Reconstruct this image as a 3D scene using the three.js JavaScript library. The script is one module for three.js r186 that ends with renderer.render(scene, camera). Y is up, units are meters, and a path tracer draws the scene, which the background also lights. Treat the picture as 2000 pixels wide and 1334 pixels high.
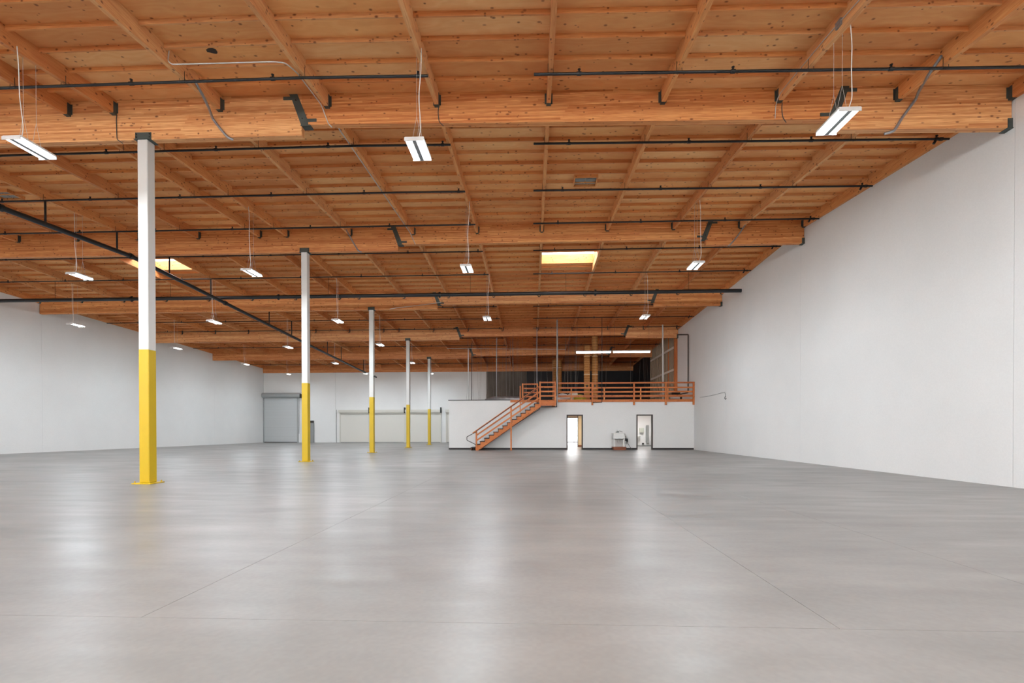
import * as THREE from 'three';
import { mergeGeometries } from 'three/addons/utils/BufferGeometryUtils.js';
import { RoundedBoxGeometry } from 'three/addons/geometries/RoundedBoxGeometry.js';
import { RectAreaLightUniformsLib } from 'three/addons/lights/RectAreaLightUniformsLib.js';

// ------------------------------------------------------------------ camera, sky, exposure
// plan coordinates: X right, Y up, D = distance into the hall (three's -z)
const scene = new THREE.Scene();
const F = 971.26, CX = 995.63, CY = 848.22, EYE = 1.1907;
const camera = new THREE.PerspectiveCamera(2 * Math.atan(667 / F) * 180 / Math.PI, 2000 / 1334, 0.1, 300);
camera.position.set(0, EYE, 0);
camera.rotation.order = 'YXZ';
camera.rotation.set(-0.0072, 0.0459, -0.0011);
camera.setViewOffset(2000, 1334, 1000 - CX, 667 - CY, 2000, 1334);
camera.updateProjectionMatrix();
camera.updateMatrixWorld(true);

const renderer = new THREE.WebGLRenderer({ antialias: true });
renderer.toneMapping = THREE.LinearToneMapping;
renderer.toneMappingExposure = 1.05;
renderer.shadowMap.enabled = true;
RectAreaLightUniformsLib.init();

const SKY = 19;
{ // bright hazy day sky, seen only through skylights and the glass door
  const w = 64, h = 32, d = new Float32Array(w * h * 4);
  for (let j = 0; j < h; j++) for (let i = 0; i < w; i++) {
    const t = Math.max(0, (j / (h - 1) - 0.5) * 2), k = (j * w + i) * 4;
    d[k] = SKY * (1.0 - 0.25 * t); d[k + 1] = SKY * (1.0 - 0.18 * t); d[k + 2] = SKY * (1.0 - 0.06 * t); d[k + 3] = 1;
  }
  const sky = new THREE.DataTexture(d, w, h, THREE.RGBAFormat, THREE.FloatType);
  sky.mapping = THREE.EquirectangularReflectionMapping; sky.magFilter = THREE.LinearFilter; sky.needsUpdate = true;
  scene.background = sky;
}
const LAMP = 390;                       // luminance of the LED lenses
const LED = new THREE.Color().setRGB(0.80, 0.90, 0.98);

// ------------------------------------------------------------------ helpers
let seed = 12345;
const rnd = () => { seed = (seed * 1664525 + 1013904223) >>> 0; return seed / 4294967296; };
const rr = (a, b) => a + (b - a) * rnd();
const V = (x, y, d) => new THREE.Vector3(x, y, -d);
const taken = new Map();
function numbered(n) { const k = taken.get(n) || 0; taken.set(n, k + 1); return k ? `${n}_${String(k).padStart(3, '0')}` : n; }
const shade = o => { o.castShadow = true; o.receiveShadow = true; return o; };
// a thing: Group at its base; parts are given in plan coordinates and moved to the base
function thing(name, label, category, [x, y, d], group) {
  const o = new THREE.Group(); o.name = numbered(name); o.position.set(x, y, -d); scene.add(o);
  o.userData = { label, category }; if (group) o.userData.group = group;
  o.anchor = new THREE.Vector3(x, y, -d); return o;
}
function struct(name, [x, y, d] = [0, 0, 0], label) {
  const o = new THREE.Group(); o.name = numbered(name); o.position.set(x, y, -d); scene.add(o);
  o.userData = { kind: 'structure' }; if (label) o.userData.label = label;
  o.anchor = new THREE.Vector3(x, y, -d); return o;
}
function part(parent, name, geo, mat, label) {
  const g = Array.isArray(geo) ? merge(geo) : geo;
  const a = parent.anchor; g.translate(-a.x, -a.y, -a.z);
  const m = shade(new THREE.Mesh(g, mat)); m.name = name; m.anchor = a.clone(); parent.add(m);
  // sub-parts hang from a part that sits at the same base point
  if (label) m.userData.label = label;
  return m;
}
function sub(parentMesh, name, geo, mat) { // sub-part of a part mesh (same base point)
  const m = part(parentMesh, name, geo, mat); return m;
}
const merge = list => mergeGeometries(list.map(g => { const h = g.index ? g.toNonIndexed() : g; for (const k of Object.keys(h.attributes)) if (!['position', 'normal', 'uv'].includes(k)) h.deleteAttribute(k); return h; }));
// uv in metres, u along the grain axis
function metreUV(g, axis = 'x', ou = 0, ov = 0, su = 1, sv = 1) {
  const p = g.attributes.position, n = g.attributes.normal, uv = new Float32Array(p.count * 2);
  for (let i = 0; i < p.count; i++) {
    const c = { x: p.getX(i), y: p.getY(i), z: p.getZ(i) };
    const a = { x: Math.abs(n.getX(i)), y: Math.abs(n.getY(i)), z: Math.abs(n.getZ(i)) };
    let k = a.y >= a.x && a.y >= a.z ? 'y' : a.x >= a.z ? 'x' : 'z';
    let rest = ['x', 'y', 'z'].filter(e => e !== k);
    let u = axis, v;
    if (k === axis) { u = rest[0]; v = rest[1]; } else v = rest.find(e => e !== axis);
    uv[2 * i] = (c[u] + ou) / su; uv[2 * i + 1] = (c[v] + ov) / sv;
  }
  g.setAttribute('uv', new THREE.BufferAttribute(uv, 2)); return g;
}
function box(x0, x1, y0, y1, d0, d1) {
  const g = new THREE.BoxGeometry(Math.abs(x1 - x0), Math.abs(y1 - y0), Math.abs(d1 - d0));
  g.translate((x0 + x1) / 2, (y0 + y1) / 2, -(d0 + d1) / 2); return g;
}
function rbox(x0, x1, y0, y1, d0, d1, r = 0.01) {
  const g = new RoundedBoxGeometry(Math.abs(x1 - x0), Math.abs(y1 - y0), Math.abs(d1 - d0), 2, r);
  g.translate((x0 + x1) / 2, (y0 + y1) / 2, -(d0 + d1) / 2); return g;
}
function rod(a, b, r, seg = 8, caps = true) {
  const l = a.distanceTo(b), g = new THREE.CylinderGeometry(r, r, l, seg, 1, !caps);
  g.applyQuaternion(new THREE.Quaternion().setFromUnitVectors(new THREE.Vector3(0, 1, 0), b.clone().sub(a).normalize()));
  const m = a.clone().add(b).multiplyScalar(0.5); g.translate(m.x, m.y, m.z); return g;
}
function bar(a, b, w, h) { // rectangular bar from a to b, w across, h high
  const l = a.distanceTo(b), g = new THREE.BoxGeometry(l, h, w);
  metreUV(g, 'x', rr(0, 4), rr(0, 1), 4, 0.35);
  const q = new THREE.Quaternion().setFromUnitVectors(new THREE.Vector3(1, 0, 0), b.clone().sub(a).normalize());
  g.applyQuaternion(q); const m = a.clone().add(b).multiplyScalar(0.5); g.translate(m.x, m.y, m.z); return g;
}
function hose(pts, r, n = 40, seg = 6, tension = 0.3) {
  return new THREE.TubeGeometry(new THREE.CatmullRomCurve3(pts, false, 'catmullrom', tension), n, r, seg, false);
}
// hexahedron from 8 corner heights: h(x, d) gives bottom; t above it
function hexa(x0, x1, d0, d1, hb, ht) {
  const P = []; for (const [x, d] of [[x0, d0], [x1, d0], [x1, d1], [x0, d1]]) { P.push([x, hb(x, d), -d], [x, ht(x, d), -d]); }
  const Q = [[0, 6, 4, 2], [1, 3, 5, 7], [0, 2, 3, 1], [2, 4, 5, 3], [4, 6, 7, 5], [6, 0, 1, 7]];
  const pos = [], idx = []; let n = 0;
  for (const q of Q) { for (const i of q) pos.push(...P[i]); idx.push(n, n + 1, n + 2, n, n + 2, n + 3); n += 4; }
  const g = new THREE.BufferGeometry(); g.setAttribute('position', new THREE.Float32BufferAttribute(pos, 3)); g.setIndex(idx);
  g.computeVertexNormals(); return g;
}

// ------------------------------------------------------------------ procedural textures
function lattice(sd) { const t = new Float32Array(65536); let s = sd >>> 0; for (let i = 0; i < 65536; i++) { s = (s * 1664525 + 1013904223) >>> 0; t[i] = s / 4294967296; } return t; }
const LAT = lattice(777);
function vn(x, y, px, py, o) { // tileable value noise, period px, py
  let xi = Math.floor(x), yi = Math.floor(y); const fx = x - xi, fy = y - yi;
  const sx = fx * fx * (3 - 2 * fx), sy = fy * fy * (3 - 2 * fy);
  const x0 = ((xi % px) + px) % px, x1 = (x0 + 1) % px, y0 = ((yi % py) + py) % py, y1 = (y0 + 1) % py;
  const H = (a, b) => LAT[(a * 157 + b * 3571 + o * 7919) & 65535];
  return (H(x0, y0) * (1 - sx) + H(x1, y0) * sx) * (1 - sy) + (H(x0, y1) * (1 - sx) + H(x1, y1) * sx) * sy;
}
function fbm(x, y, px, py, o, n = 4) { let a = 0.5, s = 0, t = 0; for (let k = 0; k < n; k++) { s += a * vn(x, y, px, py, o + k * 13); t += a; a *= 0.5; x *= 2; y *= 2; px *= 2; py *= 2; } return s / t; }
function tex(w, h, fn, srgb = true) {
  const d = new Uint8Array(w * h * 4);
  for (let j = 0; j < h; j++) for (let i = 0; i < w; i++) { const c = fn(i / w, j / h), k = (j * w + i) * 4; d[k] = Math.max(0, Math.min(255, c[0])); d[k + 1] = Math.max(0, Math.min(255, c[1])); d[k + 2] = Math.max(0, Math.min(255, c[2])); d[k + 3] = 255; }
  const t = new THREE.DataTexture(d, w, h); t.wrapS = t.wrapT = THREE.RepeatWrapping; t.magFilter = THREE.LinearFilter; t.minFilter = THREE.LinearMipmapLinearFilter; t.generateMipmaps = true;
  if (srgb) t.colorSpace = THREE.SRGBColorSpace; t.needsUpdate = true; return t;
}
const mix = (a, b, t) => [a[0] + (b[0] - a[0]) * t, a[1] + (b[1] - a[1]) * t, a[2] + (b[2] - a[2]) * t];
const clamp = (x, a = 0, b = 1) => Math.max(a, Math.min(b, x));
function knots(n, w, h, r0, r1, stretch = 1.6) { const k = []; for (let i = 0; i < n; i++) k.push([rnd() * w, rnd() * h, rr(r0, r1), rr(1, stretch), rnd()]); return k; }
function knotAt(k, u, v, w, h) { let m = 0; for (const [x, y, r, s, t] of k) { let dx = Math.abs(u - x); dx = Math.min(dx, w - dx); let dy = Math.abs(v - y); dy = Math.min(dy, h - dy); if (dx > r * s * 2 || dy > r * 2) continue; const q = Math.hypot(dx / (r * s), dy / r); m = Math.max(m, clamp(1.5 - q) * (0.5 + 0.5 * t)); } return clamp(m); }

const WOOD_L = [246, 194, 134], WOOD_M = [236, 170, 108], WOOD_D = [198, 124, 70], KNOT = [104, 54, 28];
// plywood sheathing 4.88 x 2.44 m : cathedral grain, knots and plugs
const kp = knots(100, 4.88, 2.44, 0.009, 0.024);
const plyTex = tex(1536, 768, (a, b) => {
  const u = a * 4.88, v = b * 2.44;
  const wv = fbm(a * 6, b * 10, 6, 10, 3, 4);
  const ring = 0.5 + 0.5 * Math.sin((v * 26 + wv * 22 + fbm(a * 3, b * 3, 3, 3, 40, 3) * 10));
  const fine = vn(a * 90, b * 700, 90, 700, 9), blot = fbm(a * 5, b * 5, 5, 5, 77, 4);
  let c = mix(WOOD_M, WOOD_L, clamp(0.15 + 0.55 * ring * 0.7 + 0.3 * fine));
  c = mix(c, WOOD_D, clamp((blot - 0.45) * 1.5) * 0.6);
  return mix(c, KNOT, knotAt(kp, u, v, 4.88, 2.44) * 0.75);
});
// sawn lumber 4 x 0.35 m, grain along u
const kl = knots(26, 4, 0.35, 0.008, 0.02);
const lumTex = tex(2048, 192, (a, b) => {
  const g = fbm(a * 14, b * 26, 14, 26, 5, 4), s = vn(a * 30, b * 90, 30, 90, 31);
  let c = mix(WOOD_D, WOOD_L, clamp(0.25 + g * 0.75 * 0.8 + (s - 0.5) * 0.35));
  c = mix(c, [180, 96, 50], clamp((fbm(a * 7, b * 2, 7, 2, 60, 3) - 0.5) * 2) * 0.5);
  return mix(c, KNOT, knotAt(kl, a * 4, b * 0.35, 4, 0.35) * 0.85);
});
// glued laminated timber 9.6 x 0.95 m : 25 laminations of 38 mm, staggered board ends
const LAMS = 25, lamEnds = []; for (let i = 0; i < LAMS; i++) { const e = []; let x = rr(0, 0.3); while (x < 1) { e.push([x, rnd()]); x += rr(0.2, 0.45); } lamEnds.push(e); }
const kg = knots(120, 9.6, 0.95, 0.009, 0.018, 2.2);
const gluTex = tex(2048, 400, (a, b) => {
  const li = Math.min(LAMS - 1, Math.floor(b * LAMS)), fr = b * LAMS - li, e = lamEnds[li];
  let tone = e[e.length - 1][1]; for (const [x, t] of e) if (x <= a) tone = t;
  const g = fbm(a * 40, b * 60, 40, 60, li, 3), s = vn(a * 60, b * 180, 60, 180, 11);
  let c = mix(WOOD_D, WOOD_L, clamp(0.08 + tone * 0.7 + (g - 0.5) * 0.8 + (s - 0.5) * 0.25));
  if (fr < 0.05 || fr > 0.95) c = mix(c, [150, 80, 40], 0.5);
  return mix(c, KNOT, knotAt(kg, a * 9.6, b * 0.95, 9.6, 0.95) * 0.85);
});
// trowelled, burnished concrete slab, 12 x 12 m
const floorTex = tex(2048, 2048, (a, b) => {
  const c1 = fbm(a * 5, b * 5, 5, 5, 21, 6), c2 = fbm(a * 16 + c1, b * 40 + c1 * 2, 16, 40, 51, 4), c3 = vn(a * 500, b * 500, 500, 500, 8);
  const st = clamp((fbm(a * 9, b * 9, 9, 9, 91, 5) - 0.5) * 2.5);
  let l = 131 + (c1 - 0.5) * 26 + (c2 - 0.5) * 16 + (c3 - 0.5) * 6 - st * 4;
  return [l, l * 0.985, l * 0.955];
});
const floorRough = tex(1024, 1024, (a, b) => {
  const c1 = fbm(a * 6, b * 6, 6, 6, 121, 5), c2 = fbm(a * 14, b * 60, 14, 60, 141, 4);
  const l = 255 * clamp(0.365 + (c1 - 0.5) * 0.12 + (c2 - 0.5) * 0.16, 0.2, 0.7); return [l, l, l];
}, false);
const floorBump = tex(1024, 1024, (a, b) => { const l = 255 * (0.6 * fbm(a * 12, b * 12, 12, 12, 171, 3) + 0.4 * fbm(a * 40, b * 90, 40, 90, 191, 3)); return [l, l, l]; }, false);
// rolled wall paint, 6 x 6 m
const wallTex = tex(1024, 1024, (a, b) => { const l = 226 + (fbm(a * 4, b * 4, 4, 4, 201, 5) - 0.5) * 9 + (vn(a * 300, b * 300, 300, 300, 2) - 0.5) * 4; return [l, l, l * 0.99]; });
const bareTex = tex(512, 512, (a, b) => { const l = 104 + (fbm(a * 6, b * 3, 6, 3, 231, 5) - 0.5) * 50; return [l, l * 0.93, l * 0.85]; });
const filmTex = tex(256, 256, (a, b) => { const l = 22 + (fbm(a * 8, b * 3, 8, 3, 251, 4) - 0.5) * 22; return [l * 0.9, l * 0.95, l * 1.1]; });
const kraftTex = tex(256, 512, (a, b) => { const w = 0.5 + 0.5 * Math.sin(b * 2 * Math.PI * 26 + 3 * fbm(a * 4, b * 20, 4, 20, 261, 3)); const c = mix([150, 100, 52], [196, 142, 82], w * 0.6 + 0.4 * fbm(a * 10, b * 30, 10, 30, 271, 4)); return c; });
const galvTex = tex(256, 256, (a, b) => { const l = 150 + (fbm(a * 10, b * 10, 10, 10, 281, 4) - 0.5) * 50; return [l, l, l * 1.01]; });

// ------------------------------------------------------------------ materials
const std = (o) => new THREE.MeshStandardMaterial(o);
const scaled = (t, ru, rv) => { const c = t.clone(); c.repeat.set(ru, rv); c.needsUpdate = true; return c; };
const M = {
  ply: ['#ffffff', '#f2e2d2', '#fff4e4', '#e8d0bd'].map(c => std({ map: plyTex, color: c, roughness: 0.75 })),
  lum: ['#ffffff', '#efd8c4', '#fff0dc'].map(c => std({ map: lumTex, color: c, roughness: 0.7 })),
  glu: ['#ffffff', '#f3e0cd', '#fff2e0'].map(c => std({ map: gluTex, color: c, roughness: 0.55 })),
  rail: ['#e0b488', '#d2a57a'].map(c => std({ map: lumTex, color: c, roughness: 0.55 })),
  steel: std({ color: '#4a504c', roughness: 0.6, metalness: 0.25 }),
  bolt: std({ color: '#22241f', roughness: 0.6, metalness: 0.4 }),
  pipe: std({ color: '#26282b', roughness: 0.38, metalness: 0.3 }),
  galv: std({ map: galvTex, roughness: 0.42, metalness: 0.5 }),
  wire: std({ color: '#c9c9c6', roughness: 0.5, metalness: 0.4 }),
  oldwire: std({ color: '#8c8983', roughness: 0.6 }),
  darkwire: std({ color: '#4d4a48', roughness: 0.7 }),
  cord: std({ color: '#e2e0da', roughness: 0.6 }),
  wall: std({ map: wallTex, roughness: 0.72 }),
  bare: std({ map: bareTex, roughness: 0.9 }),
  film: std({ map: filmTex, roughness: 0.55 }),
  joint: std({ color: '#b9b7b0', roughness: 0.9 }),
  floor: new THREE.MeshPhysicalMaterial({ map: floorTex, roughnessMap: floorRough, roughness: 1, bumpMap: floorBump, bumpScale: 0.0006 }),
  groove: std({ color: '#8a857d', roughness: 0.9 }),
  white: std({ color: '#d2d1cd', roughness: 0.5 }),
  yellow: std({ color: '#c9a806', roughness: 0.42 }),
  base: std({ color: '#2b2725', roughness: 0.6 }),
  bronze: std({ color: '#3a302a', roughness: 0.5 }),
  black: std({ color: '#141416', roughness: 0.5 }),
  tread: std({ color: '#2a2422', roughness: 0.7 }),
  slat: std({ color: '#c6c9c9', roughness: 0.5, metalness: 0.15 }),
  hood: std({ color: '#a2a4a3', roughness: 0.45, metalness: 0.2 }),
  dock: std({ color: '#d9d6cd', roughness: 0.55 }),
  dockhood: std({ color: '#cfccc2', roughness: 0.5 }),
  kraft: std({ map: kraftTex, roughness: 0.85 }),
  cream: std({ color: '#e6d2ac', roughness: 0.7 }),
  plastic: std({ color: '#e4e3df', roughness: 0.35 }),
  redwood: std({ color: '#8a5136', roughness: 0.7 }),
  grey: std({ color: '#8d8f8d', roughness: 0.6 }),
  chrome: std({ color: '#9aa0a0', roughness: 0.25, metalness: 0.9 }),
  tape: std({ color: '#ded6c8', roughness: 0.8 }),
  gyp: std({ color: '#a8967e', roughness: 0.9 }),
  lens: std({ color: '#ffffff', emissive: '#ffffff', emissiveIntensity: 6, roughness: 0.5 }),
  housing: std({ color: '#d6d6d4', roughness: 0.5 }),
  strip: std({ color: '#8f9296', roughness: 0.5 }),
  acrylic: new THREE.MeshPhysicalMaterial({ color: '#ffffff', transmission: 0.5, roughness: 0.9, thickness: 0 }),
  glass: new THREE.MeshPhysicalMaterial({ color: '#ffffff', transmission: 1, roughness: 0.02, thickness: 0 }),
  pave: std({ color: '#dcd9d2', roughness: 0.9 }),
};

// ------------------------------------------------------------------ the building
const XL = -27.66, XR = 9.99, DF = 50.0, DB = -9.0;
const BD = [10.947, 18.872, 26.797, 34.721, 41.9];           // beam lines
const KD = [-9.2, 3.02, ...BD, 50.2], KH = [7.55, 7.55, 8.345, 8.65, 8.355, 8.13, 7.875, 7.6], KL = [-0.019, -0.019, -0.019, 0, 0, 0, 0, 0];
function lerpK(d, A) { let i = 0; while (i < KD.length - 2 && d > KD[i + 1]) i++; const t = (d - KD[i]) / (KD[i + 1] - KD[i]); return A[i] + (A[i + 1] - A[i]) * t; }
const KINK = -4.525;
const R = (x, d) => lerpK(d, KH) + lerpK(d, KL) * Math.max(0, x - KINK);   // underside of the purlins
const PLY = 0.33, DEEP = 0.585, SHALLOW = 0.36;
const PX = [-27.61, -25.15, -22.71, -20.27, -17.83, -15.39, -12.95, -10.51, -9.43, -6.964, -4.525, -2.086, 0.352, 2.79, 5.229, 7.667, 9.945];

// ---- floor: slabs with open joints over a dark base
{
  const fl = struct('floor'); const X0 = XL - 0.3, X1 = XR + 0.3, g = 0.0035;
  part(fl, 'floor_base', metreUV(box(X0, X1, -0.4, -0.02, DB - 0.3, 62), 'x'), M.groove);
  const slabs = [[X0, X1, DB - 0.3, 3.06], [X0, -2.5, 3.06, 18.9], [-2.5, 1.84, 3.06, 18.9], [1.84, 3.79, 3.06, 18.9], [3.79, X1, 3.06, 18.9], [X0, XL + 12, 18.9, 62], [XL + 12, -2.5, 18.9, 62], [-2.5, X1, 18.9, 62]];
  for (const [x0, x1, d0, d1] of slabs) part(fl, 'slab', metreUV(box(x0 + g / 2, x1 - g / 2, -0.019, 0, d0 + g / 2, d1 - g / 2), 'x', 40, 13, 12, 12), M.floor);
}
// ---- tilt-up walls: separate panels with open vertical joints
function panelWall(name, cuts, mk, back, mat = M.wall) {
  const w = struct(name); part(w, 'wall_core', metreUV(back, 'x', 0, 0, 6, 6), M.joint);
  for (let i = 0; i < cuts.length - 1; i++) part(w, 'wall_panel', metreUV(mk(cuts[i] + 0.004, cuts[i + 1] - 0.004), 'z', 40, 3, 6, 6), mat);
  return w;
}
panelWall('wall_right', [DB, 2.6, 10.82, 19.06, 26.2, 34.9], (a, b) => box(XR, XR + 0.16, 0, 9.4, a, b), box(XR + 0.14, XR + 0.35, -0.3, 9.4, DB - 0.3, DF + 0.3));
panelWall('wall_left', [DB, 3, 11.0, 19, 26.85, 34.4, 42.05, DF], (a, b) => box(XL - 0.16, XL, 0, 9.4, a, b), box(XL - 0.35, XL - 0.14, -0.3, 9.4, DB - 0.3, DF + 0.3));
{
  const w = struct('wall_back');
  const P = (x0, x1, y0, y1, m) => part(w, 'wall_panel', metreUV(box(x0 + 0.008, x1 - 0.008, y0, y1, DF, DF + 0.16), 'x', 60, 5, 6, 6), m);
  P(XL, -20.11, 0, 9.2, M.wall); P(-20.11, -12.4, 0, 9.2, M.wall); P(-12.4, -4.65, 0, 9.2, M.wall);
  P(-4.65, -0.6, 2.9, 9.2, M.bare); P(-0.6, XR, 2.9, 9.2, M.film);
  part(w, 'wall_core', [box(XL - 0.35, 3.3, -0.3, 9.4, DF + 0.14, DF + 0.35), box(4.55, XR + 0.35, -0.3, 9.4, DF + 0.14, DF + 0.35), box(3.3, 4.55, 2.5, 9.4, DF + 0.14, DF + 0.35)], M.joint);
  part(w, 'wall_panel', [box(-4.65, 3.3, 0, 2.9, DF, DF + 0.16), box(4.55, XR, 0, 2.9, DF, DF + 0.16), box(3.3, 4.55, 2.5, 2.9, DF, DF + 0.16)], M.wall);
}
{ // wall behind the camera: a ribbon of high windows lets the daylight in
  const w = struct('wall_front'), y0 = 4.7, y1 = 7.05, op = []; for (let k = 0; k < 9; k++) op.push([-26.9 + k * 4.05, -26.9 + k * 4.05 + 3.75]);
  const P = (a, b, c, e) => part(w, 'wall_panel', metreUV(box(a, b, c, e, DB - 0.3, DB), 'x', 60, 5, 6, 6), M.wall);
  P(XL - 0.3, XR + 0.3, -0.3, y0); P(XL - 0.3, XR + 0.3, y1, 9.4);
  let x = XL - 0.3; for (const [a, b] of op) { P(x, a, y0, y1); x = b; } P(x, XR + 0.3, y0, y1);
  const wn = struct('window_2', [0, 0, DB]);
  for (const [a, b] of op) {
    part(wn, 'window_frame', [box(a, b, y0, y0 + 0.06, DB - 0.2, DB - 0.1), box(a, b, y1 - 0.06, y1, DB - 0.2, DB - 0.1), box(a, a + 0.06, y0, y1, DB - 0.2, DB - 0.1), box(b - 0.06, b, y0, y1, DB - 0.2, DB - 0.1)], M.hood);
    part(wn, 'pane', box(a + 0.06, b - 0.06, y0 + 0.06, y1 - 0.06, DB - 0.153, DB - 0.147), M.glass);
  }
  const yard = struct('loading_yard'); part(yard, 'paving', box(-90, 80, -0.25, -0.02, DB - 90, DB - 0.3), M.pave);
}

// ---- ceiling: purlins on hangers, sub-purlins at two feet, plywood sheathing, roof deck on top
const skylights = [{ i: 12, d0: 21.35, d1: 22.75 }, { i: 4, d0: 21.35, d1: 22.75 }];
const inSky = (i, d0, d1) => skylights.some(s => s.i === i && d1 > s.d0 - 0.06 && d0 < s.d1 + 0.06);
{
  const ce = struct('ceiling');
  const top = (x, d) => R(x, d) + PLY;
  const purlins = [], subs = [], panels = [];
  const lines = [-9.0, 3.02, ...BD, DF];
  for (let b = 1; b < lines.length - 1; b++) {
    const a0 = lines[b] + (b === 1 ? 0 : 0.075), a1 = lines[b + 1] - 0.075, n = Math.round((lines[b + 1] - lines[b]) / 0.6096), sp = (lines[b + 1] - lines[b]) / n;
    for (let i = 0; i < PX.length; i++) {
      const x = PX[i]; purlins.push([x, a0, a1]);
      if (i === PX.length - 1) continue;
      const x0 = x + 0.045, x1 = PX[i + 1] - 0.045;
      for (let k = 1; k < n; k++) { const d = lines[b] + k * sp; if (!inSky(i, d - 0.02, d + 0.02)) subs.push([x0, x1, d - 0.019, d + 0.019]); }
      for (let k = 0; k < n; k += 2) {
        let d0 = lines[b] + k * sp, d1 = lines[b] + Math.min(n, k + 2) * sp;
        const s = skylights.find(q => q.i === i && d1 > q.d0 && d0 < q.d1);
        if (!s) panels.push([x, PX[i + 1], d0, d1]);
        else { if (d0 < s.d0 - 0.05) panels.push([x, PX[i + 1], d0, s.d0 - 0.05]); if (d1 > s.d1 + 0.05) panels.push([x, PX[i + 1], s.d1 + 0.05, d1]); }
      }
    }
  }
  const size = (x, d) => { const v = new THREE.Vector3(x, 8.3, -d).project(camera); return Math.abs(v.x) < 1.08 && Math.abs(v.y) < 1.08 ? 1 / d : 0.0001 / d; };
  const rank = (l) => l.sort((p, q) => size((q[0] + q[1]) / 2, (q[2] + q[3]) / 2) - size((p[0] + p[1]) / 2, (p[2] + p[3]) / 2));
  rank(subs); rank(panels);
  const subGeo = ([x0, x1, d0, d1]) => metreUV(hexa(x0, x1, d0, d1, (x, d) => R(x, d) + 0.24, (x, d) => R(x, d) + PLY - 0.001), 'x', rr(0, 4), rr(0, 1), 4, 0.35);
  const plyGeo = ([x0, x1, d0, d1]) => metreUV(hexa(x0 + 0.0015, x1 - 0.0015, d0 + 0.0015, d1 - 0.0015, top, (x, d) => top(x, d) + 0.015), 'x', rr(0, 9), rr(0, 5), 4.88, 2.44);
  for (const s of subs.slice(0, 295)) part(ce, 'sub_purlin', subGeo(s), M.lum[Math.floor(rnd() * 3)]);
  for (const s of panels.slice(0, 295)) part(ce, 'plywood_panel', plyGeo(s), M.ply[Math.floor(rnd() * 4)]);
  const rest = part(ce, 'sub_purlin', subs.slice(295).map(subGeo), M.lum[1]); rest.userData.kind = 'stuff';
  const rp = part(ce, 'plywood_panel', panels.slice(295).map(plyGeo), M.ply[1]); rp.userData.kind = 'stuff';
  // roof deck above, open at the skylights
  const deck = [], up = (x, d) => R(x, d) + PLY + 0.012, up2 = (x, d) => R(x, d) + PLY + 0.14;
  const xs = [XL - 0.35, KINK, XR + 0.35];
  for (let b = 0; b < lines.length - 1; b++) {
    const d0 = b ? lines[b] : DB - 0.3, d1 = b === lines.length - 2 ? DF + 0.35 : lines[b + 1];
    const cells = [[xs[0], xs[1], d0, d1], [xs[1], xs[2], d0, d1]];
    for (const s of skylights) for (let c = cells.length - 1; c >= 0; c--) {
      const [a0, a1, e0, e1] = cells[c], p0 = PX[s.i], p1 = PX[s.i + 1];
      if (p0 >= a0 && p1 <= a1 && s.d0 >= e0 && s.d1 <= e1) cells.splice(c, 1, [a0, p0, e0, e1], [p1, a1, e0, e1], [p0, p1, e0, s.d0 - 0.042], [p0, p1, s.d1 + 0.042, e1]);
    }
    for (const c of cells) deck.push(hexa(...c, b ? up : top, up2));
  }
  part(ce, 'roof_deck', deck.map(g => metreUV(g, 'x', 0, 0, 4.88, 2.44)), M.ply[1]);
  // purlins with steel hangers at the face of each beam
  for (const [x, a0, a1] of purlins) {
    const p = part(ce, 'purlin', metreUV(hexa(x - 0.045, x + 0.045, a0, a1, R, (xx, d) => R(xx, d) + PLY - 0.001), 'z', rr(0, 4), rr(0, 1), 4, 0.35), M.lum[Math.floor(rnd() * 3)]);
    if (a1 < 40) {
      const h = R(x, a1), t = 0.006;
      sub(p, 'hanger', [box(x - 0.045 - t, x - 0.045, h - t, h + 0.26, a1 - 0.09, a1), box(x + 0.045, x + 0.045 + t, h - t, h + 0.26, a1 - 0.09, a1), box(x - 0.051, x + 0.051, h - 0.012, h, a1 - 0.1, a1), box(x - 0.085, x - 0.05, h + 0.03, h + 0.26, a1 - t, a1), box(x + 0.05, x + 0.085, h + 0.03, h + 0.26, a1 - t, a1)], M.steel);
    }
  }
  // skylight wells
  for (const s of skylights) {
    const x0 = PX[s.i] + 0.045, x1 = PX[s.i + 1] - 0.045, y0 = R(x0, s.d0) + 0.24, y1 = y0 + 0.42, t = 0.04;
    const c = part(ce, 'skylight_curb', [metreUV(box(x0, x1, y0, y1, s.d0 - t, s.d0), 'x', 0, 0, 4, 0.35), metreUV(box(x0, x1, y0, y1, s.d1, s.d1 + t), 'x', 1, 0, 4, 0.35), metreUV(box(x0 - t, x0, y0 + 0.09, y1, s.d0, s.d1), 'z', 2, 0, 4, 0.35), metreUV(box(x1, x1 + t, y0 + 0.09, y1, s.d0, s.d1), 'z', 3, 0, 4, 0.35)], M.lum[2]);
    const dome = new THREE.SphereGeometry(1, 24, 8, 0, Math.PI * 2, 0, Math.PI / 2); dome.scale((x1 - x0) / 2 * 1.42, 0.3, (s.d1 - s.d0) / 2 * 1.42);
    const pp = dome.attributes.position; for (let k = 0; k < pp.count; k++) { pp.setX(k, clamp(pp.getX(k), -(x1 - x0) / 2 - 0.03, (x1 - x0) / 2 + 0.03)); pp.setZ(k, clamp(pp.getZ(k), -(s.d1 - s.d0) / 2 - 0.03, (s.d1 - s.d0) / 2 + 0.03)); }
    dome.translate((x0 + x1) / 2, y1, -(s.d0 + s.d1) / 2);
    sub(c, 'skylight_dome', dome, M.acrylic);
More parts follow.
